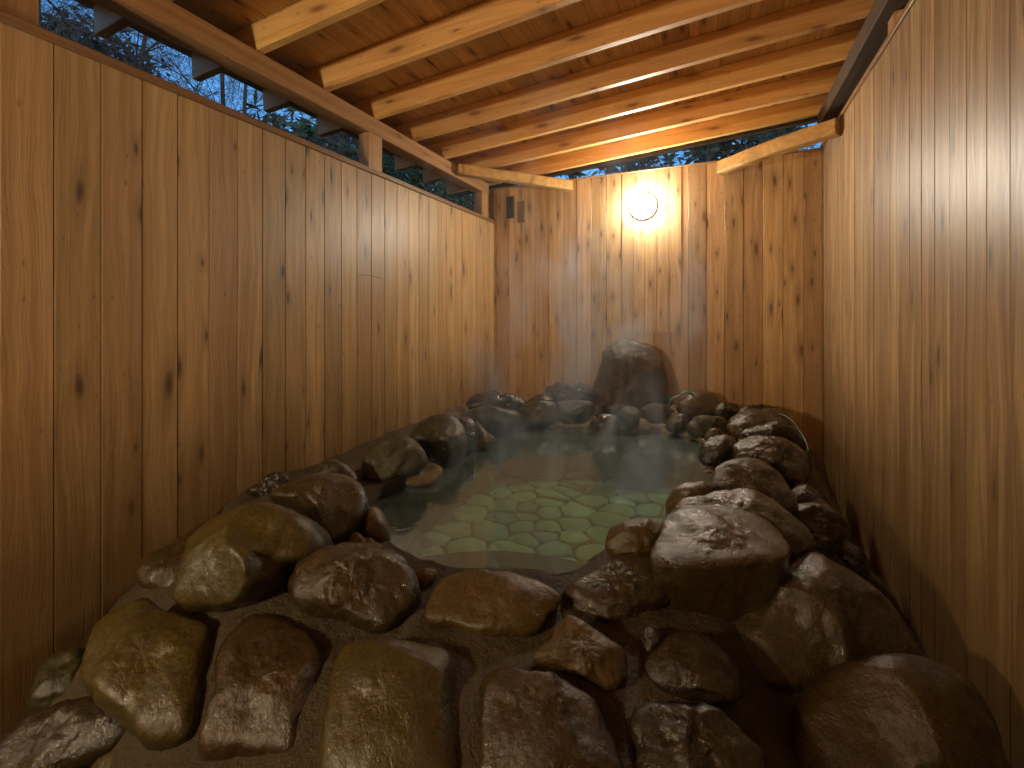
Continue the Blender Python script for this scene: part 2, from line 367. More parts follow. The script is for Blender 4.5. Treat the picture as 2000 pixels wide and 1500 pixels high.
# ------------------------------------------------------------------ roof
roof = empty('wooden_roof', (-.7, 1.5, H+1.4)); tag(roof, 'slanted pine lean-to roof with open rafters over the pool', 'roof')
SL = .0766
def zr(x): return H + 1.389 + SL*(x+2.2)
dirx = Vector((1, 0, SL)).normalized(); dirz = Vector((-SL, 0, 1)).normalized()
RH, RW = .15, .046
yk = [1.663+.4535*k for k in range(-8, 7)]
for i, y in enumerate(yk):
    xa, xb = -2.74, 1.25
    c = Vector(((xa+xb)/2, y+RW/2, zr((xa+xb)/2))) + dirz*(RH/2)
    m = MB(); m.obox(c, dirx, Vector((0,1,0)), dirz, (xb-xa)/dirx.x, RW, RH, .003)
    m.build('rafter', M['rafter'], roof, origin=tuple(c))
cb_ = MB(); k0 = -17
k = k0
while .02+k*.165 < 1.35:
    a0, a1 = .02+k*.165+.001, .02+(k+1)*.165-.001
    c = Vector(((a0+a1)/2, (YF-.3+4.62)/2, zr((a0+a1)/2))) + dirz*(RH+.008)
    cb_.obox(c, dirx, Vector((0,1,0)), dirz, (a1-a0)/dirx.x, 4.62-YF+.3, .014, .0015); k += 1
cb_.build('board_ceiling', M['ceiling'], roof, origin=(-.7, 1.5, zr(-.7)+RH))
rc = MB(); c = Vector((-.73, (YF-.35+4.66)/2, zr(-.73))) + dirz*(RH+.03)
rc.obox(c, dirx, Vector((0,1,0)), dirz, 4.08, 4.66-YF+.35, .03, .004); rc.build('roof_sheet', M['fascia'], roof, origin=tuple(c))
fa = MB(); c = Vector((-.73, 4.60, zr(-.73))) + dirz*(.085); fa.obox(c, dirx, Vector((0,1,0)), dirz, 4.05, .022, .15, .003); fa.build('fascia_board', M['fascia'], roof, origin=tuple(c))
b = MB(); b.box((-2.322, YF, H+1.271), (-2.2, 4.35, H+1.387), .005); b.build('eave_beam', M['beam'], roof, origin=(-2.26, 1.2, H+1.27))
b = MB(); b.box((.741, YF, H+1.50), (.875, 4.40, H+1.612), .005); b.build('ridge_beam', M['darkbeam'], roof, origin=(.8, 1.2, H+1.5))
for y in (-1.0, .67, 2.51, 4.20):
    p = MB(); p.box((-2.262, y, ZL_+.037), (-2.203, y+.145, H+1.2705), .003); p.box((-2.30, y+.01, ZL_+.037), (-2.264, y+.135, H+1.2705), .003)
    p.build('post', M['post'], roof, origin=(-2.25, y+.07, ZL_+.037))
for y in (-.8, 1.0, 2.84):
    p = MB(); p.box((.80, y, ZR_+.031), (.86, y+.1, H+1.4995), .003); p.build('post', M['post'], roof, origin=(.83, y+.05, ZR_+.031))
def log_beam(p0, p1, w_, h_, bend, seed, name):
    p0, p1 = Vector(p0), Vector(p1); d = (p1-p0).normalized(); side = d.cross(UP).normalized(); n = 28; vs = []; fs = []; m_ = 12
    for i in range(n+1):
        t = i/n; c = p0.lerp(p1, t) + UP*(bend*math.sin(math.pi*t)*.6)
        for j in range(m_):
            a = 2*math.pi*(j+.5)/m_; ca, sa = math.cos(a), math.sin(a)
            q = .38
            u = math.copysign(abs(ca)**q, ca)*w_/2; v = math.copysign(abs(sa)**q, sa)*h_/2
            k = 1 + .10*noise.noise(Vector((t*5+seed, ca*1.2, sa*1.2)))
            vs.append(c + side*u*k + UP*v*k)
    for i in range(n):
        for j in range(m_): fs.append((i*m_+j, i*m_+(j+1)%m_, (i+1)*m_+(j+1)%m_, (i+1)*m_+j))
    fs.append(tuple(range(m_-1, -1, -1))); fs.append(tuple(n*m_+j for j in range(m_)))
    o = mk(name, vs, fs, M['brace'], roof, False, origin=tuple(p0)); return o
log_beam((-2.17, 3.66, H+1.33), (-1.32, 4.40, H+1.275), .095, .10, .0, 3, 'corner_brace')
log_beam((.775, 3.86, H+1.31), (.03, 4.40, H+1.275), .10, .12, .02, 9, 'corner_brace')

# ------------------------------------------------------------------ lamps
def lamp(name, x, y, z, ny, mat, label):
    t = empty(name, (x, y, z)); tag(t, label, 'lamp', 'round globe wall lamps')
    def disc(r0, prof, nm, mt):
        vs = []; fs = []; n = 40
        for (r, d) in prof:
            for j in range(n): a = 2*math.pi*j/n; vs.append((x+r*math.cos(a), y+ny*d, z+r*math.sin(a)))
        for i in range(len(prof)-1):
            for j in range(n): 
                q = (i*n+j, i*n+(j+1)%n, (i+1)*n+(j+1)%n, (i+1)*n+j); fs.append(q if ny > 0 else q[::-1])
        q = tuple((len(prof)-1)*n+j for j in range(n)); fs.append(q if ny > 0 else q[::-1])
        return mk(nm, vs, fs, mt, t, True, origin=(x, y, z))
    disc(.13, [(.122, .0), (.124, .004), (.124, .026), (.120, .032), (.112, .033)], 'base_ring', M['lampbase'])
    disc(.12, [(.112, .031), (.115, .050), (.110, .072), (.102, .088), (.088, .101), (.066, .111), (.038, .117), (.012, .119)], 'globe', mat)
    return t
def back_pt(px, py):
    r = ray(px, py); return EYE + r*((YB)/r.y)
lp = back_pt(1257, 404)
lamp('wall_lamp', lp.x, YB-.0055, lp.z, -1, M['globe'], 'lit round white globe lamp on the end wall')
lamp('wall_lamp', -1.95, YF, H+.42, 1, M['globe_front'], 'lit round globe lamp on the wall behind the viewer')

# two small plates hung by the left corner of the end wall
for px, y0, y1, wpx, mt, lb in ((997, 385, 426, 13, 'plate_dark', 'small black plate on the end wall under the corner brace'), (1019, 394, 434, 14, 'plate_brown', 'small brown plate on the end wall, right of the black one')):
    a = back_pt(px-wpx/2, y0); b_ = back_pt(px+wpx/2, y1)
    t = MB(); t.box((a.x, YB-.022, b_.z), (b_.x, YB-.001, a.z), .003)
    t.box(((a.x+b_.x)/2-.006, YB-.026, a.z-.02), ((a.x+b_.x)/2+.006, YB-.0225, a.z-.008), .001)
    o = t.build('wall_plate', M[mt], origin=((a.x+b_.x)/2, YB-.012, b_.z)); tag(o, lb, 'plate')

# ------------------------------------------------------------------ the mortar mound round the pool
pool_px = [(1000,838),(1100,834),(1200,838),(1300,846),(1368,864),(1385,905),(1372,950),(1345,985),(1322,1030),(1300,1060),(1240,1085),(1160,1120),(1100,1150),(1055,1146),(960,1138),(860,1128),(800,1108),(752,1070),(735,1010),(745,975),(800,945),(850,915),(885,890),(930,862)]
pool = [P(x, y, 0).xy for x, y in pool_px]
def smooth_loop(pts, n=6):
    out = []; m = len(pts)
    for i in range(m):
        p0, p1, p2, p3 = (pts[(i+k-1) % m] for k in range(4))
        for j in range(n):
            t = j/n
            out.append(.5*((2*p1)+(-p0+p2)*t+(2*p0-5*p1+4*p2-p3)*t*t+(-p0+3*p1-3*p2+p3)*t**3))
    return out
pool_s = smooth_loop(pool, 4)
def inside(pt, poly):
    x, y = pt; c = False; n = len(poly); j = n-1
    for i in range(n):
        xi, yi = poly[i]; xj, yj = poly[j]
        if (yi > y) != (yj > y) and x < (xj-xi)*(y-yi)/(yj-yi)+xi: c = not c
        j = i
    return c
ctrl_px = [(1050,838,.075),(1300,848,.07),(950,850,.07),(1200,840,.075),(1372,864,.05),(1350,850,.03),(1400,845,.04),(1340,822,.06),(1420,815,.08),(1120,802,.10),(740,975,.06),(850,915,.06),(752,1075,.05),(850,1135,.04),(960,1150,.04),(1060,1155,.04),(1110,1165,.04),(1200,1130,.04),(1300,1075,.05),(1340,1010,.07),(1390,930,.07),
           (1000,1250,.02),(1000,1350,.01),(1000,1500,-.07),(800,1250,.02),(650,1250,.0),(1300,1250,0.0),(1250,1350,-.04),(1250,1500,-.08),(700,1500,-.075),(450,1480,-.105),(450,1230,.015),(425,1340,-.035),(635,1340,-.005),(910,1400,-.01),(400,1200,-.01),
           (345,1025,.02),(560,930,.05),(700,860,.08),(110,1255,-.22),(220,1140,-.10),(0,1440,-.44),(200,1480,-.25),(270,1250,-.09),(1450,1180,-.02),(1500,1350,-.15),(1550,1480,-.25),(1480,1000,.03),(1460,1250,-.03),(1470,1330,-.08),(1490,1400,-.12),(1350,1215,.0)]
ctrl = [P(*c) for c in ctrl_px]
ctrl += [Vector(c) for c in [(.79,4.2,-.40),(.5,4.2,.08),(.79,3.8,-.44),(.5,4.45,.10),(.1,4.45,.13),(-.7,4.45,.14),(-1.4,4.45,.12),(-2.1,4.4,.11),(-2.19,3.6,.10),(.4,3.9,.10),(.79,3.4,-.46),(.62,3.2,-.3),(.79,2.8,-.42),(.79,2.2,-.46),(.79,1.6,-.47),(.79,1.0,-.47),(.55,2.6,-.28),(.5,2.0,-.15),(.45,1.5,-.22),(.5,1.0,-.4),
          (.1,.75,-.25),(-.4,.55,-.3),(-1.0,.5,-.34),(-1.6,.5,-.46),(-2.19,.5,-.47),(-1,.1,-.47),(0,.1,-.47),(.79,.2,-.47),(-2.1,0,-.47)]]
cx = np.array([[c.x, c.y] for c in ctrl]); cz = np.array([c.z for c in ctrl])
def tps(r): return np.where(r > 1e-9, r*r*np.log(r+1e-12), 0)
K = tps(np.linalg.norm(cx[:, None]-cx[None], axis=2)) + np.eye(len(cx))*.02
A_ = np.zeros((len(cx)+3,)*2); A_[:-3, :-3] = K; A_[:-3, -3] = 1; A_[:-3, -2:] = cx; A_[-3, :-3] = 1; A_[-2:, :-3] = cx.T
sol = np.linalg.solve(A_, np.concatenate([cz, np.zeros(3)]))
def height(x, y):
    r = np.sqrt((cx[:, 0]-x)**2+(cx[:, 1]-y)**2)
    z = float(tps(r)@sol[:-3] + sol[-3] + sol[-2]*x + sol[-1]*y)
    return max(z, -.469)
pts = [Vector(p) for p in pool_s]; npool = len(pts); edges = [(i, (i+1) % npool) for i in range(npool)]
rnd = random.Random(3)
gx0, gx1, gy0, gy1, st = XL+.004, XR-.004, .05, YB-.004, .034
nx, ny = int((gx1-gx0)/st), int((gy1-gy0)/st)
pa = np.array([tuple(p) for p in pool_s])
for i in range(nx+1):
    for j in range(ny+1):
        x = gx0+(gx1-gx0)*i/nx; y = gy0+(gy1-gy0)*j/ny
        if 0 < i < nx: x += rnd.uniform(-.01, .01)
        if 0 < j < ny: y += rnd.uniform(-.01, .01)
        if inside((x, y), pool_s): continue
        if np.min((pa[:, 0]-x)**2+(pa[:, 1]-y)**2) < .015**2: continue
        pts.append(Vector((x, y)))
vo, eo, fo, *_ = delaunay_2d_cdt(pts, edges, [], 0, 1e-5)
faces = []
for f in fo:
    c = sum((vo[i] for i in f), Vector((0, 0)))/len(f)
    if not inside(c, pool_s): faces.append(tuple(f))
vz = []
for v_ in vo:
    z = height(v_.x, v_.y)
    z += .022*noise.fractal(Vector((v_.x*5, v_.y*5, 1)), 1, 2, 4) + .007*noise.noise(Vector((v_.x*14, v_.y*14, 2))) + .006*noise.noise(Vector((v_.x*30, v_.y*30, 2)))
    if v_.y < 1.5 and v_.x < -2.03: z -= .35*min(1, (-2.03-v_.x)/.07)*min(1, (1.5-v_.y)/.25)
    vz.append((v_.x, v_.y, max(z, -.468)))
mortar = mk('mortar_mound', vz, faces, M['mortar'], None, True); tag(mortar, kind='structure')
# pool shell
DEP = -.42
ring = []
vs = []; fs = []
lv = [None, -.01, -.10, -.22, -.32, DEP]
pc = sum(pool_s, Vector((0, 0)))/npool
for k, z in enumerate(lv):
    for i, p in enumerate(pool_s):
        zz = height(p.x, p.y)+.022*noise.fractal(Vector((p.x*5, p.y*5, 1)), 1, 2, 4) + .006*noise.noise(Vector((p.x*30, p.y*30, 2))) if z is None else z
        q = p + (p-pc).normalized()*(.015*k)
        if k >= 2: q += Vector((noise.noise(Vector((p.x*6, p.y*6, k))), noise.noise(Vector((p.x*6, p.y*6, k+9)))))*.03
        vs.append((q.x, q.y, zz))
for k in range(len(lv)-1):
    for i in range(npool): fs.append((k*npool+i, k*npool+(i+1) % npool, (k+1)*npool+(i+1) % npool, (k+1)*npool+i))
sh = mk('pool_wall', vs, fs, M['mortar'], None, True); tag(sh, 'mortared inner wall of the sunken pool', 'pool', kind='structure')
fp = mk('pool_floor', [(p.x+(p.x-pc.x)*.08, p.y+(p.y-pc.y)*.08, DEP) for p in pool_s], [tuple(range(npool))], M['joint']); tag(fp, kind='structure')
rg = random.Random(12); seeds = []
x0_, x1_, y0_, y1_ = min(p.x for p in pool_s), max(p.x for p in pool_s), min(p.y for p in pool_s), max(p.y for p in pool_s)
for _ in range(4000):
    q = Vector((rg.uniform(x0_-.15, x1_+.15), rg.uniform(y0_-.15, y1_+.15))); md_ = .10 + .24*rg.random()**1.7
    if all((Vector(((q.x-o[0].x)*.85, (q.y-o[0].y)*1.1))).length > (md_+o[1])/2 for o in seeds): seeds.append((q, md_))
vs, fs = [], []
for q, md_ in seeds:
    if not inside(q, pool_s): continue
    cell = [Vector((q.x+a, q.y+b)) for a, b in ((-.3,-.3),(.3,-.3),(.3,.3),(-.3,.3))]
    for o, _m in seeds:
        d = o-q
        if o is q or d.length > .5: continue
        nrm_ = d.normalized(); lim = d.length/2-.0075; out = []
        for a in range(len(cell)):
            A, B_ = cell[a], cell[(a+1) % len(cell)]; da, db = (A-q).dot(nrm_)-lim, (B_-q).dot(nrm_)-lim
            if da <= 0: out.append(A)
            if (da < 0) != (db < 0): out.append(A.lerp(B_, da/(da-db)))
        cell = out
        if len(cell) < 3: break
    if len(cell) < 3: continue
    for _ in range(2):           # worn corners
        nc = []
        for a in range(len(cell)):
            A, B_ = cell[a], cell[(a+1) % len(cell)]; t_ = .17
            nc += [A.lerp(B_, t_), A.lerp(B_, 1-t_)]
        cell = nc
    c = sum(cell, Vector((0, 0)))/len(cell); hh = DEP+.02+rg.uniform(-.006, .006); tx, ty = rg.uniform(-.05, .05), rg.uniform(-.05, .05)
    k = len(vs); n0 = len(cell)
    for f_, dz in ((1.0, -.025), (.98, -.004), (.90, 0.0)):
        for p in cell:
            p = p + Vector((noise.noise(Vector((p.x*14, p.y*14, 5))), noise.noise(Vector((p.x*14, p.y*14, 8)))))*.008
            w_ = c+(p-c)*f_; vs.append((w_.x, w_.y, hh+dz+tx*(w_.x-c.x)+ty*(w_.y-c.y)))
    for l in range(2):
        for a in range(n0): fs.append((k+l*n0+a, k+l*n0+(a+1) % n0, k+(l+1)*n0+(a+1) % n0, k+(l+1)*n0+a))
    fs.append(tuple(k+2*n0+a for a in range(n0)))
pv = mk('pool_floor_paving', vs, fs, M['pavers'], None, True); tag(pv, kind='structure')
# added sunken slab whose near-black colour stands in for shade along the near rim
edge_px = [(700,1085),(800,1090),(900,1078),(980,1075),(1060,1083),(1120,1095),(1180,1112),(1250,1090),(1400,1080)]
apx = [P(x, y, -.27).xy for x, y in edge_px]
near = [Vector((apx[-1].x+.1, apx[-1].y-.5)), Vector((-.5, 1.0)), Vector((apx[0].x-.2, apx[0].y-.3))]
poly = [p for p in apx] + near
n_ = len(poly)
shade_ob = mk('pool_shade_slab', [(p.x, p.y, -.27) for p in poly]+[(p.x, p.y, DEP) for p in poly], [tuple(range(n_))[::-1]]+[(i, (i+1) % n_, n_+(i+1) % n_, n_+i) for i in range(len(apx)-1)], M['shade_slab'])
tag(shade_ob, kind='structure')
wt = [Vector((p.x, p.y))+(Vector((p.x, p.y))-pc).normalized()*.006 for p in pool_s]
wat = mk('water', [(p.x, p.y, 0) for p in wt], [tuple(range(npool))[::-1]], M['water'])
tag(wat, kind='structure')

# ------------------------------------------------------------------ rocks
def rock(outline, zb, tau, T, mat, label, seed=0, rough=.05, facets=6, prof=(2.6, 1.9), Tb=None, group='rocks round the pool', name='rock', na=72, nr=20, by=None, cut=.72):
    pyb = by if by is not None else max(p[1] for p in outline)
    cxp = sum(p[0] for p in outline)/len(outline)
    B = P(cxp, pyb, zb); t = R(tau)
    v = UP*math.cos(t) + FW*math.sin(t); n = UP*math.sin(t) - FW*math.cos(t)
    pts3 = [plane_hit(px, py, B, n) for px, py in outline]
    uv = [Vector(((p-B).dot(RT), (p-B).dot(v))) for p in pts3]
    loop = smooth_loop(uv, 14)
    ctr = sum(loop, Vector((0, 0)))/len(loop)
    L = []; tot = [0]
    for i in range(len(loop)): tot.append(tot[-1]+(loop[(i+1) % len(loop)]-loop[i]).length)
    k = 0
    for j in range(na):
        d = tot[-1]*j/na
        while tot[k+1] < d: k += 1
        s = (d-tot[k])/max(1e-9, tot[k+1]-tot[k]); L.append(loop[k].lerp(loop[(k+1) % len(loop)], s))
    size = max(max(p.x for p in uv)-min(p.x for p in uv), max(p.y for p in uv)-min(p.y for p in uv))
    Tb = Tb if Tb is not None else T*1.3
    rg = random.Random(seed*13+5); pl = []
    for _ in range(facets):
        a = rg.uniform(0, 2*math.pi); e = rg.uniform(.1, 1.25)
        pl.append((Vector((math.cos(a)*math.cos(e), math.sin(a)*math.cos(e), math.sin(e))), rg.uniform(cut, cut+.2)))
    vs = []; fs = []
    Rm = sum((q-ctr).length for q in L)/len(L)
    def pt(s, j, sign):
        d_ = L[j]-ctr; p = ctr + d_.normalized()*((Rm*.9)*(1-s**1.6) + d_.length*s**1.6)*s; h = (max(0, 1-s**prof[0]))**(1/prof[1])
        h = h*(T if sign > 0 else -Tb)
        q = Vector((p.x-ctr.x, p.y-ctr.y, h))
        if sign > 0 and facets:      # worn flat faces
            r_ = (L[j]-ctr).length + 1e-6
            qn = Vector(((L[j]-ctr).x/r_*s, (L[j]-ctr).y/r_*s, h/T))
            fac = 1.0
            for nn, d in pl:
                dt = qn.dot(nn)
                if dt > d: fac = min(fac, d/dt)
            fac = 1-(1-fac)*(1-s**7)
            q *= fac
        W = B + RT*(q.x+ctr.x) + v*(q.y+ctr.y) + n*q.z
        nz = Vector((W.x, W.y, W.z))*(1.0/size) + Vector((seed*3.7, seed*1.3, 0))
        amp = size*rough
        dsp = noise.fractal(nz*1.8, .65, 2.1, 6)*amp + (abs(noise.noise(nz*4.5))-.3)*amp*.5
        dr = RT*((L[j]-ctr).x) + v*((L[j]-ctr).y)
        dr = dr.normalized()*s + n*(1-s)*(1 if sign > 0 else -1) if s > 0 else n*sign
        return W + dr.normalized()*dsp
    rs = [1-(1-i/nr)**1.5 for i in range(nr)]     # denser near the rim
    rings = [(math.sin(math.pi/2*(i/nr)), 1) for i in range(1, nr)] + [(1.0, 1)] + [(math.sin(math.pi/2*(i/8)), -1) for i in range(7, 0, -1)]
    vs.append(pt(0, 0, 1))
    for s, sg in rings:
        for j in range(na): vs.append(pt(s, j, sg))
    vs.append(pt(0, 0, -1))
    for j in range(na): fs.append((0, 1+j, 1+(j+1) % na))
    for i in range(len(rings)-1):
        for j in range(na): fs.append((1+i*na+j, 1+(i+1)*na+j, 1+(i+1)*na+(j+1) % na, 1+i*na+(j+1) % na))
    e = len(vs)-1
    for j in range(na): fs.append((e, 1+(len(rings)-1)*na+(j+1) % na, 1+(len(rings)-1)*na+j))
    base = Vector((sum(p.x for p in vs)/len(vs), sum(p.y for p in vs)/len(vs), min(p.z for p in vs)))
    o = mk(name, vs, fs, M[mat], None, True, origin=base); tag(o, label, 'rock', group); return o

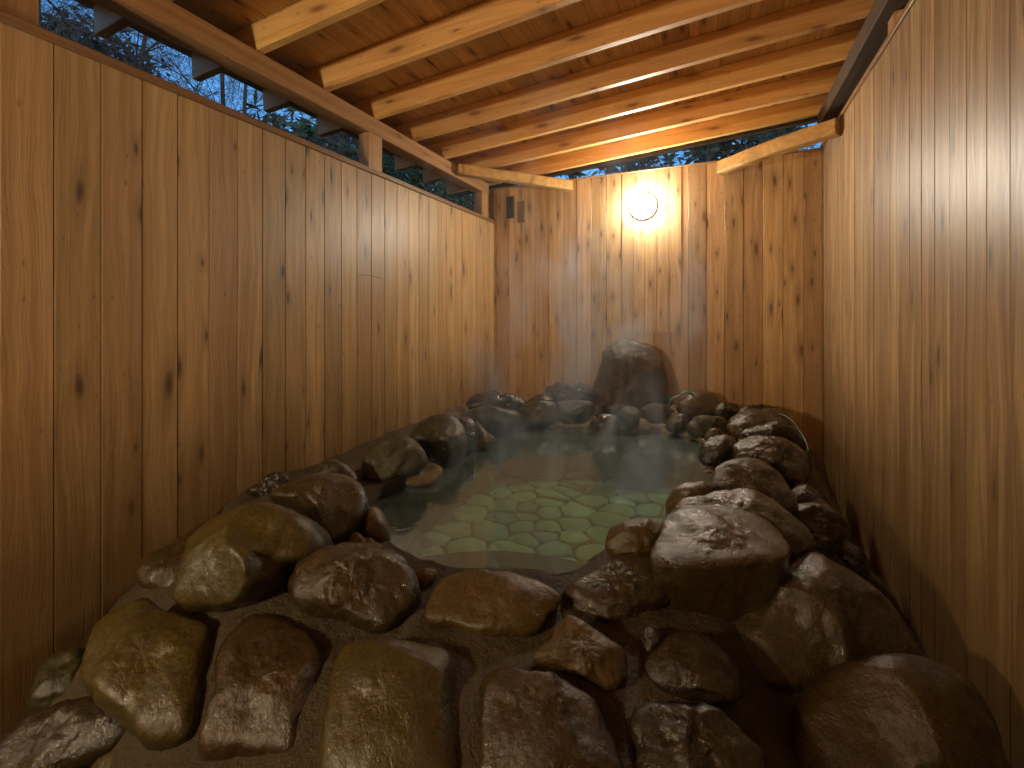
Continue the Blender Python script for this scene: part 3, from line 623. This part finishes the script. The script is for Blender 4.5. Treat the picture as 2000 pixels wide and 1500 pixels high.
RK = [
 # foreground, set in the mortar
 ([(166,1312),(188,1230),(252,1188),(290,1174),(328,1198),(416,1230),(406,1300),(390,1412),(357,1448),(285,1452),(232,1405),(180,1350)], -.11,66,.06,'r_olive','olive yellow angular stone set in mortar, beside the long dark stone at bottom left',.03,8,(5,2.2)),
 ([(432,1275),(490,1212),(542,1212),(625,1256),(632,1300),(608,1405),(580,1482),(520,1482),(440,1475),(388,1460),(412,1385)], -.10,66,.06,'r_rust','rusty red-brown split stone in mortar between the olive angular stone and the big ochre one',.04,8,(5,2.2)),
 ([(655,1295),(700,1258),(830,1265),(885,1290),(890,1400),(897,1470),(880,1570),(640,1580),(625,1460),(638,1370)], -.115,61,.08,'r_olive','big smooth ochre stone with rounded corners at the bottom edge',.02,5,(5,2.2)),
 ([(935,1335),(980,1312),(1050,1330),(1150,1365),(1180,1410),(1205,1480),(1215,1570),(945,1580),(932,1430)], -.115,61,.08,'r_brown','flat brown stone with a wet rippled upper edge at the bottom centre',.035,6,(5,2.2)),
 ([(1040,1280),(1075,1250),(1098,1212),(1120,1207),(1170,1240),(1215,1270),(1225,1310),(1200,1342),(1140,1325),(1060,1300)], -.01,60,.05,'r_tan','small shiny triangular stone alone in the mortar',.05,5,(2.6,1.8)),
 ([(833,1190),(850,1150),(880,1125),(940,1117),(1010,1125),(1070,1145),(1098,1170),(1060,1210),(1030,1238),(940,1245),(880,1225),(838,1215)], .02,62,.045,'r_tan','low oval tan stone at the middle of the near pool rim',.025,4,(3.5,2)),
 ([(1095,1165),(1140,1130),(1190,1090),(1250,1075),(1300,1090),(1310,1140),(1300,1185),(1200,1222),(1150,1200),(1120,1180)], .01,66,.06,'r_brown','glistening wet brown stone on the near rim under the small speckled cobble',.05,6,(2.8,1.8)),
 ([(1183,1060),(1200,1030),(1240,1015),(1290,1020),(1312,1045),(1305,1092),(1230,1102),(1195,1088)], .08,40,.07,'r_tan','small pale speckled cobble at the pool edge beside the big wet block',.04,4,(2.4,1.9)),
 ([(1268,1095),(1280,1050),(1305,1015),(1350,992),(1440,998),(1512,1032),(1538,1075),(1520,1100),(1430,1108),(1340,1112)], .165,84,.035,'r_brown','largest wet brown block on the right rim, with a flat shiny top',.035,7,(3.6,2.0)),
 ([(1308,1025),(1325,988),(1380,965),(1450,960),(1500,975),(1545,1010),(1585,1055),(1560,1095),(1400,1100),(1310,1070)], .07,60,.08,'r_brown','broad sparkling wet rock just behind the largest block',.04,6,(2.8,1.9)),
 ([(1303,1000),(1315,960),(1340,943),(1385,945),(1395,985),(1350,1020),(1310,1035)], .05,35,.08,'r_tan','small upright tan rock between pool and sparkling wet rock',.05,4,(2.5,1.9)),
 ([(1387,945),(1395,915),(1430,902),(1480,903),(1520,928),(1545,965),(1555,1005),(1500,1000),(1440,975),(1395,965)], .08,58,.09,'r_brown','smooth domed brown rock on the right rim with a soft highlight along its top',.02,3,(2.3,2)),
 ([(1368,890),(1375,862),(1405,850),(1435,858),(1442,890),(1435,912),(1385,910)], .05,30,.08,'r_dark','small wet dark rock at the water, left end of the long shiny rock',.05,5,(2.4,1.9)),
 ([(1430,890),(1435,862),(1480,855),(1530,863),(1568,886),(1580,920),(1565,950),(1515,935),(1480,912),(1440,910)], .03,56,.10,'r_brown','long lumpy wet rock glittering in front of the hose',.06,6,(2.6,1.9)),
 ([(1423,840),(1438,812),(1480,803),(1530,808),(1562,838),(1578,875),(1530,872),(1460,858)], .05,56,.10,'r_brown','rounded brown rock under the curved hose at the far right',.05,6,(2.6,1.9)),
 ([(1445,852),(1470,835),(1520,830),(1560,845),(1550,866),(1480,862)], .13,38,.10,'r_dark','thin dark slab wedged between the two shiny rocks below the hose',.04,5,(3,1.9)),
 ([(1535,1000),(1560,983),(1610,990),(1645,1012),(1658,1040),(1630,1066),(1580,1060),(1545,1035)], -.12,40,.09,'r_brown','brown rock leaning out towards the right wall',.05,6,(2.6,1.9)),
 ([(1540,965),(1568,948),(1600,972),(1620,1000),(1560,1010)], -.05,40,.08,'r_dark','small dark rock above the one leaning to the right wall',.05,5,(2.6,1.9)),
 ([(1565,1070),(1580,1030),(1610,1038),(1625,1090),(1595,1108)], -.18,40,.06,'r_dark','small black lump deep between the right rim and the wall',.07,6,(2.6,1.9)),
 ([(1625,1095),(1655,1060),(1692,1095),(1690,1150),(1640,1145)], -.4,40,.08,'r_dark','dark rough rock low down against the foot of the right wall',.08,6,(2.6,1.9)),
 ([(1420,1185),(1450,1145),(1520,1110),(1560,1090),(1600,1092),(1690,1140),(1750,1200),(1778,1290),(1700,1330),(1600,1350),(1540,1360),(1470,1340),(1425,1270)], -.16,56,.15,'r_brown','huge dark brown boulder on the right with a wet patch on its shoulder',.03,6,(2.8,1.9)),
 ([(1525,1500),(1540,1420),(1580,1340),(1650,1285),(1760,1275),(1850,1308),(1905,1370),(1935,1450),(1950,1580),(1740,1620),(1540,1600)], -.33,45,.19,'r_rust','dull round boulder filling the bottom right corner',.02,4,(2.6,2)),
 ([(1262,1290),(1290,1258),(1340,1235),(1400,1258),(1445,1315),(1452,1360),(1400,1382),(1310,1360),(1272,1330)], -.06,58,.05,'r_dark','flat oval dark stone in mortar left of the huge brown boulder',.03,4,(3.2,2)),
 ([(1225,1405),(1260,1370),(1330,1375),(1400,1400),(1450,1440),(1490,1500),(1480,1570),(1260,1590),(1232,1470)], -.135,60,.085,'r_dark','jagged wet black-brown stone at the bottom, left of the corner boulder',.07,8,(3.2,2)),
 ([(1250,1240),(1272,1226),(1292,1240),(1290,1268),(1265,1278)], .0,55,.03,'r_dark','tiny dark pebble in mortar under the largest block',.06,4,(2.4,1.9)),
 # left side
 ([(360,1150),(383,1060),(420,1015),(480,988),(560,990),(615,1015),(636,1060),(622,1095),(575,1110),(555,1145),(510,1182),(440,1197),(370,1187)], -.0,36,.17,'r_olive','big grey-olive boulder with a cracked flat front near the left wall',.03,8,(4,2.1)),
 ([(528,975),(560,948),(620,935),(690,938),(717,965),(714,1000),(690,1040),(650,1075),(620,1050),(600,1000)], .05,50,.10,'r_brown','brown slab with a striped top lying behind the grey-olive boulder',.025,6,(4.5,2.2)),
 ([(588,938),(620,912),(660,903),(686,915),(692,945),(620,948)], .1,35,.07,'r_brown','small brown rock behind the striped slab, touching the left wall',.05,5,(2.6,1.9)),
 ([(478,962),(500,945),(530,930),(555,924),(562,948),(520,972)], .06,38,.05,'r_dark','heap-like small dark stone at the foot of the left wall',.12,8,(2.6,1.9)),
 ([(268,1140),(275,1100),(330,1065),(395,1035),(390,1085),(370,1145),(320,1155)], -.05,60,.045,'r_rust','flat rusty stone in mortar between left wall and grey-olive boulder',.04,5,(3.5,2)),
 ([(572,1160),(590,1110),(640,1083),(700,1073),(780,1085),(812,1120),(820,1170),(790,1205),(750,1235),(700,1228),(640,1208),(588,1192)], .01,56,.10,'r_brown','lumpy brown rock on the near left rim, dark on its water side',.05,7,(4,2.1)),
 ([(704,1020),(720,990),(745,998),(761,1040),(757,1068),(725,1066),(706,1050)], .02,30,.06,'r_tan','small smooth pink-tan cobble standing at the left water edge',.02,2,(2.3,2)),
 ([(665,1090),(690,1040),(715,1048),(765,1080),(770,1100),(710,1105)], .03,50,.05,'r_tan','rough tan stone under the small pink-tan cobble',.07,5,(2.6,1.9)),
 ([(808,1118),(845,1112),(852,1128),(828,1155),(812,1145)], .03,55,.03,'r_pale','tiny pale flat stone left of the oval rim stone',.03,3,(2.6,1.9)),
 ([(708,935),(712,890),(745,858),(795,852),(826,875),(830,905),(800,925),(770,938),(740,948)], .02,30,.10,'r_grey','grey mossy angular rock on the left rim above the pale ledge',.04,8,(4,2.1)),
 ([(776,943),(800,920),(840,905),(864,918),(846,942),(820,951)], .0,62,.025,'r_pale','pale flat ledge stone jutting into the water on the left',.03,4,(4,2)),
 ([(798,868),(815,835),(850,812),(890,815),(907,850),(907,885),(880,902),(850,900),(830,885)], .02,28,.11,'r_green','dark greenish rock with a knobbly face at the left water edge',.06,8,(3,2)),
 ([(878,835),(903,815),(925,823),(933,860),(922,885),(903,884)], .01,25,.08,'r_dark','narrow dark rock behind the pale triangular stone',.05,5,(2.6,1.9)),
 ([(918,881),(922,850),(930,824),(950,842),(969,858),(948,873)], .0,35,.04,'r_pale','pale triangular stone pointing at the water on the left',.02,3,(4,2)),
 ([(898,812),(920,800),(960,797),(1010,803),(1018,820),(1005,838),(960,848),(930,833)], .02,32,.10,'r_green','long smooth rim stone with a bright streak at the far left of the pool',.03,5,(3.4,2)),
 # far side
 ([(908,793),(932,772),(980,766),(1020,778),(1024,800),(950,803)], .10,30,.09,'r_dark','dark slanting stone against the end wall near the left corner',.05,6,(2.8,1.9)),
 ([(1012,802),(1035,787),(1080,785),(1089,800),(1087,826),(1050,832),(1016,834)], .02,25,.09,'r_green','squarish grey-green rim stone at the far side, left one of two',.03,5,(4,2.1)),
 ([(1085,802),(1090,784),(1150,784),(1162,800),(1147,824),(1110,828),(1089,818)], .03,25,.09,'r_grey','oblong dark-faced rim stone left of the small pink wedge',.03,5,(4,2.1)),
 ([(1143,801),(1158,791),(1187,793),(1180,810),(1165,815)], .07,30,.05,'r_tan','small pink wedge stone on the far rim',.04,4,(3,2)),
 ([(1183,800),(1195,788),(1222,788),(1220,800),(1195,804)], .12,35,.05,'r_pale','thin yellow flat stone lying above the wet black spout rock',.03,3,(3,2)),
 ([(1148,838),(1163,815),(1200,811),(1213,835),(1200,855),(1160,855)], -.02,30,.07,'r_dark','black dripping spout rock at the waterline below the tall rock',.08,6,(2.6,1.9)),
 ([(1208,805),(1222,794),(1246,800),(1248,826),(1235,841),(1216,825)], .03,25,.07,'r_grey','grey egg-shaped rim stone right of the spout rock',.03,3,(2.6,1.9)),
 ([(1248,802),(1270,790),(1305,792),(1312,812),(1295,830),(1262,826)], .04,25,.08,'r_grey','grey rounded rim stone under the right foot of the tall rock',.03,4,(2.6,1.9)),
 ([(1233,841),(1246,818),(1270,826),(1290,838),(1280,846),(1245,846)], .0,35,.05,'r_pale','pale triangular stone at the far waterline',.02,3,(3.5,2)),
 ([(1300,834),(1313,812),(1340,811),(1345,836),(1322,848)], .02,25,.07,'r_green','small round greenish rim stone right of the pale triangle at the far side',.04,4,(2.6,1.9)),
 ([(1342,832),(1358,815),(1400,812),(1422,825),(1418,848),(1380,857),(1350,850)], .02,28,.09,'r_grey','broad grey rim stone below the round pale boulder',.04,5,(2.6,1.9)),
 ([(1323,792),(1345,768),(1375,763),(1402,778),(1398,808),(1362,820),(1335,815)], .08,28,.09,'r_tan','round pale-topped boulder beside the green hose end',.025,4,(2.5,2)),
 ([(1393,802),(1405,787),(1437,790),(1445,808),(1418,820),(1398,815)], .10,30,.07,'r_dark','dark oval stone right of the round pale-topped boulder',.03,4,(2.6,1.9)),
 ([(1376,858),(1385,840),(1402,838),(1418,852),(1402,868)], .03,30,.05,'r_tan','small tan stone in mortar above the long glittering rock',.04,4,(2.6,1.9)),
 ([(1298,780),(1302,742),(1322,747),(1343,768),(1325,785)], .14,20,.05,'r_green','upright greenish stone right of the tall rock with the hose over it',.03,5,(3.4,2)),
 ([(1265,792),(1285,770),(1312,775),(1308,795)], .14,30,.05,'r_dark','small dark slab leaning on the right foot of the tall rock',.04,5,(3,2)),
 ([(1068,780),(1066,758),(1090,749),(1120,751),(1152,757),(1168,775),(1155,792),(1100,792)], .13,25,.07,'r_rust','rough splintered reddish rock left of the tall rock',.13,8,(2.6,1.9)),
 ([(1022,795),(1040,776),(1068,771),(1088,782),(1065,795)], .12,30,.05,'r_dark','low dark stone between slanting stone and splintered rock',.05,5,(2.6,1.9)),
 ([(1364,930),(1378,918),(1392,925),(1392,945),(1375,945)], .02,35,.04,'r_pale','tiny pale pebble at the water beside the domed rock',.03,3,(2.6,1.9)),
 ([(1440,820),(1446,796),(1480,790),(1520,798),(1530,815),(1480,822)], .12,30,.08,'r_dark','flat dark stone at the foot of the end wall near the right corner',.05,5,(2.6,1.9)),
 # bottom left
 ([(-70,1480),(0,1440),(80,1385),(180,1362),(250,1378),(264,1420),(222,1465),(140,1505),(60,1550),(-60,1580)], -.30,55,.06,'r_dark','long dark smooth stone in the bottom left corner',.03,4,(3,2)),
 ([(155,1560),(200,1480),(285,1448),(303,1480),(300,1560)], -.30,60,.04,'r_olive','dull stone cut by the bottom edge below the olive angular one',.03,4,(4,2)),
 ([(340,1560),(370,1475),(430,1468),(436,1500),(420,1560)], -.24,60,.04,'r_olive','narrow stone at the bottom edge under the rusty split one',.04,4,(4,2)),
 ([(55,1385),(95,1290),(158,1268),(168,1330),(125,1372)], -.30,55,.05,'r_green','mossy dark stone between left wall and olive angular stone',.05,5,(3,2)),
]
for i, (ol, zb, tau, T, mt, lb, rgh, fc, pf) in enumerate(RK):
    big = (max(p[0] for p in ol)-min(p[0] for p in ol)) > 130
    T_ = T
    rock(ol, zb, tau, T_, mt, lb, seed=i+1, rough=rgh, facets=min(fc, 4) if pf[0] > 4.5 else fc, cut=.88 if pf[0] > 4.5 else .74, prof=pf, na=110 if big else 64, nr=30 if big else 16, Tb=.30 if tau == 84 else T*1.6 if tau < 56 else max(.12, T*2))
# the tall rock, fed by the spring, leaning on the end wall
rock([(1158,765),(1165,735),(1174,715),(1178,690),(1195,672),(1230,663),(1265,672),(1285,690),(1298,722),(1302,762),(1295,800),(1230,806),(1170,800)], .10, 12, .13, 'r_purple', 'tall upright purple-brown rock standing before the end wall below the lamp', seed=88, rough=.04, facets=9, prof=(3.2,2), Tb=.09, name='boulder', cut=.8, na=130, nr=34)

# ------------------------------------------------------------------ hoses
def hose(pts, r, mat, label):
    pp = [Vector(p) for p in pts]; out = []
    for i in range(len(pp)-1):
        p0, p1, p2, p3 = pp[max(i-1,0)], pp[i], pp[i+1], pp[min(i+2,len(pp)-1)]
        for j in range(8):
            t = j/8; out.append(.5*((2*p1)+(-p0+p2)*t+(2*p0-5*p1+4*p2-p3)*t*t+(-p0+3*p1-3*p2+p3)*t**3))
    out.append(pp[-1]); m = MB(); m.tube(out, [r]*len(out), 8)
    o = m.build('hose', M[mat], None, True, origin=tuple(pp[0])); tag(o, label, 'hose')
def D(px, py, zc): r = ray(px, py); return EYE + r*zc
hose([D(1492,806,3.35), D(1520,808,3.3), D(1545,820,3.2), D(1562,842,3.1), D(1575,865,3.0), D(1581,890,2.9), D(1586,930,2.85)], .006, 'hose2', 'thin hose curving over the rocks at the far right')
hose([D(1306,792,3.75), D(1312,779,3.7), D(1325,774,3.7), D(1338,766,3.7), D(1350,768,3.72), D(1356,776,3.75)], .008, 'hose', 'short end of green hose beside the tall rock')

# ------------------------------------------------------------------ trees outside
def branch(m, p, d, L, r, depth, rg, droop=0.0, spread=.6, kids=(3, 5)):
    n = 4; pts = [p]; rr = [r]; q = p.copy(); dd = d.copy()
    for i in range(n):
        dd = (dd + Vector((rg.gauss(0, .16), rg.gauss(0, .16), rg.gauss(0, .16)-droop))).normalized()
        q = q + dd*(L/n); pts.append(q.copy()); rr.append(max(.0012, r*(1-.75*(i+1)/n)))
    m.tube(pts, rr, 5 if depth > 2 else 3, False)
    if depth == 0: return pts
    tips = []
    for k in range(rg.randint(*kids)+ (1 if depth > 1 else 0)):
        i = rg.randint(1, n); a = rg.uniform(0, 2*math.pi); s = dd.orthogonal().normalized(); b_ = dd.cross(s)
        nd = (dd*rg.uniform(.4, 1.0) + (s*math.cos(a)+b_*math.sin(a))*spread*rg.uniform(.7, 1.5)).normalized()
        tips += branch(m, pts[i], nd, L*rg.uniform(.5, .78), max(.0015, rr[i]*.65), depth-1, rg, droop, spread, kids)
    return tips or pts
def bare_tree(x, y, hgt, seed, label, lean=(0, 0), depth=5):
    rg = random.Random(seed); t = empty('bare_tree', (x, y, -.62)); tag(t, label, 'tree', 'trees outside the bath')
    m = MB(); p = Vector((x, y, -.62)); pts = [p]; rad = [.06]; q = p.copy(); n = 8
    for i in range(n):
        q = q + Vector((lean[0]/n+rg.gauss(0, .04), lean[1]/n+rg.gauss(0, .04), hgt/n)); pts.append(q.copy()); rad.append(.06*(1-.75*(i+1)/n))
    m.tube(pts, rad, 8); m.build('trunk', M['bark'], t, True, origin=tuple(p))
    c = MB()
    for i in range(2, n+1):
        for k in range(5):
            a = rg.uniform(0, 6.283); d = Vector((math.cos(a), math.sin(a), rg.uniform(-.1, .9))).normalized()
            branch(c, pts[i], d, hgt*rg.uniform(.18, .34), rad[i]*.4, depth-2, rg, .02, .8)
    c.build('crown', M['twig'], t, False, origin=tuple(p))
def leaf_clump(m, c, rad, n, rg, ls, squash=.8, long=2.2):
    for _ in range(n):
        u = Vector((rg.gauss(0, 1), rg.gauss(0, 1), rg.gauss(0, 1))).normalized()*(rg.random()**.5)*rad; u.z *= squash
        p = c+u; a = Vector((rg.gauss(0, 1), rg.gauss(0, 1), rg.gauss(-.2, .7))).normalized(); b_ = a.orthogonal().normalized()
        ang = rg.uniform(0, 6.28); b_ = (b_*math.cos(ang)+a.cross(b_)*math.sin(ang)); s = ls*rg.uniform(.6, 1.3)
        m.add([p, p+a*s*long*.5+b_*s*.35, p+a*s*long, p+a*s*long*.5-b_*s*.35], [(0, 1, 2, 3)])
def leafy_tree(x, y, hgt, crown_r, seed, label, mat='leaf', ls=.05, nclump=70, per=110, zlow=.25, long=2.2, name='evergreen_tree'):
    rg = random.Random(seed); t = empty(name, (x, y, -.62)); tag(t, label, 'tree', 'trees outside the bath')
    m = MB(); p = Vector((x, y, -.62)); m.tube([p, p+Vector((.05, .03, hgt*.5)), p+Vector((.02, -.04, hgt*.95))], [.09, .06, .015], 8)
    c = MB()
    for k in range(nclump):
        a = rg.uniform(0, 6.283); f = rg.uniform(zlow, 1.0); rr = crown_r*(1-abs(f-.5)*.9)*math.sqrt(rg.random())
        cc = p+Vector((math.cos(a)*rr, math.sin(a)*rr, hgt*f))
        leaf_clump(c, cc, rg.uniform(.16, .36), per, rg, ls, long=long)
        m.tube([p+Vector((0, 0, hgt*f*.8)), cc], [.018, .004], 4, False)
    m.build('trunk', M['bark'], t, True, origin=tuple(p)); c.build('crown', M[mat], t, False, origin=tuple(p))
# left of the low wall
bare_tree(-4.3, 1.5, 4.4, 11, 'bare twiggy tree with a thick stem, nearest over the left wall')
bare_tree(-5.2, 2.7, 4.8, 12, 'bare tree over the left wall, second stem from the front')
bare_tree(-4.6, 3.4, 4.0, 15, 'low bare twiggy tree over the left wall, before the evergreens')
leafy_tree(-4.8, 4.4, 3.9, 1.0, 21, 'dark evergreen over the left wall with long drooping leaves', 'leaf2', .06, 60, 90, .3, 3.4)
leafy_tree(-4.6, 5.9, 4.0, 1.2, 22, 'dense dark evergreen behind the left post', 'leaf', .05, 85, 110)
leafy_tree(-4.2, 7.4, 4.2, 1.3, 23, 'dense dark evergreen beyond the left corner of the bath', 'leaf', .05, 85, 110)
leafy_tree(-6.6, 4.6, 4.4, 1.3, 24, 'second row evergreen far over the left wall', 'leaf', .06, 70, 90)
bare_tree(-6.0, 2.1, 5.6, 16, 'taller bare tree in the second row over the left wall')
bare_tree(-5.6, 3.9, 5.4, 17, 'bare tree tangled with the evergreens over the left wall')
leafy_tree(-7.4, 3.2, 5.4, 1.2, 46, 'dim evergreen far behind the bare trees on the left', 'leaf', .07, 70, 70, .4)
# beyond the end wall
bare_tree(-1.3, 7.6, 4.2, 31, 'bare tree beyond the end wall, above the lamp')
bare_tree(-.2, 7.0, 3.9, 32, 'bare tree beyond the end wall, left of the green tree')
leafy_tree(.9, 7.6, 4.4, .8, 33, 'green leafy tree beyond the end wall above the right corner brace', 'leaf2', .05, 45, 70, .35, 2.4)
bare_tree(1.9, 7.8, 4.6, 34, 'bare tree beyond the right end of the end wall')
leafy_tree(-2.6, 7.8, 3.6, 1.1, 35, 'low dark evergreen beyond the end wall on the left', 'leaf', .05, 60, 90)

leafy_tree(-5.8, 6.6, 6.0, 1.6, 41, 'tall evergreen far behind the left wall, closing the view past the post', 'leaf', .09, 110, 90)
leafy_tree(-6.2, 8.6, 6.2, 1.7, 42, 'tall evergreen far beyond the left corner, darkest in the eave gap', 'leaf', .09, 110, 90)
leafy_tree(-1.6, 9.6, 5.6, 1.5, 43, 'tall evergreen far beyond the end wall, behind the bare twigs above the lamp', 'leaf', .09, 100, 80)
leafy_tree(.5, 9.4, 5.4, 1.3, 44, 'tall evergreen far beyond the end wall, behind the green leafy tree', 'leaf', .09, 90, 80)
leafy_tree(-3.6, 9.0, 5.8, 1.5, 45, 'tall evergreen far beyond the end wall, above the left corner brace', 'leaf', .09, 100, 80)
# ------------------------------------------------------------------ steam over the water
def steam_mat():
    g = G('steam'); v = g.n('ShaderNodeNewGeometry').outputs['Position']
    sp = g.n('ShaderNodeSeparateXYZ'); g.put(sp.inputs[0], v)
    wn = g.n('ShaderNodeTexNoise'); g.put(wn.inputs['Vector'], v); wn.inputs['Scale'].default_value = 1.6; wn.inputs['Detail'].default_value = 2
    a = g.vscale(wn.outputs['Color'], (.5, .5, .3)); wv = g.n('ShaderNodeVectorMath', operation='ADD'); g.put(wv.inputs[0], g.vscale(v, (1, 1, .38))); g.put(wv.inputs[1], a)
    n = g.noise(wv.outputs[0], 3.6, 4, .55)
    d = g.ramp(n, [(.56, 0.0), (.74, 1.0)])
    fade = g.math('SUBTRACT', 1.0, g.math('DIVIDE', sp.outputs[2], 2.1), clamp=True)
    ex = g.math('DIVIDE', g.math('SUBTRACT', sp.outputs[0], SCX), SAX); ey = g.math('DIVIDE', g.math('SUBTRACT', sp.outputs[1], SCY), SAY)
    el = g.math('SUBTRACT', 1.0, g.math('ADD', g.math('MULTIPLY', ex, ex), g.math('MULTIPLY', ey, ey)), clamp=True)
    el = g.ramp(el, [(0.0, 0.0), (.5, 1.0)], 'EASE')
    d = g.math('MULTIPLY', d, g.math('POWER', fade, .8)); dens = g.math('MULTIPLY', d, 2.5)
    dens = g.math('MULTIPLY', g.math('ADD', dens, g.math('MULTIPLY', fade, .012)), el)
    p = g.n('ShaderNodeVolumePrincipled'); g.put(p.inputs['Color'], (.88, .92, 1.0)); g.put(p.inputs['Density'], dens); p.inputs['Anisotropy'].default_value = .3
    g.t.links.new(p.outputs[0], g.out.inputs['Volume']); return g.m
SCX, SCY, SAX, SAY = (min(p.x for p in pool_s)+max(p.x for p in pool_s))/2, (min(p.y for p in pool_s)+max(p.y for p in pool_s))/2, .95, 1.25
print('POOL', SCX, SCY, [round(f(getattr(p, a) for p in pool_s), 2) for a in 'xy' for f in (min, max)])
M['steam'] = steam_mat()
vs = []; fs = []; nn = 24
lev = [(.012, 1.0), (.7, 1.0), (1.4, 1.0), (2.1, 1.0)]
for z, k in lev:
    for i in range(nn):
        a_ = 2*math.pi*i/nn; vs.append((SCX+SAX*1.02*math.cos(a_), min(YB-.01, SCY+SAY*1.02*math.sin(a_)), z))
for a in range(len(lev)-1):
    for i in range(nn): fs.append((a*nn+i, a*nn+(i+1) % nn, (a+1)*nn+(i+1) % nn, (a+1)*nn+i))
fs.append(tuple(range(nn-1, -1, -1))); fs.append(tuple((len(lev)-1)*nn+i for i in range(nn)))
stm = mk('steam', vs, fs, M['steam']); tag(stm, kind='stuff')
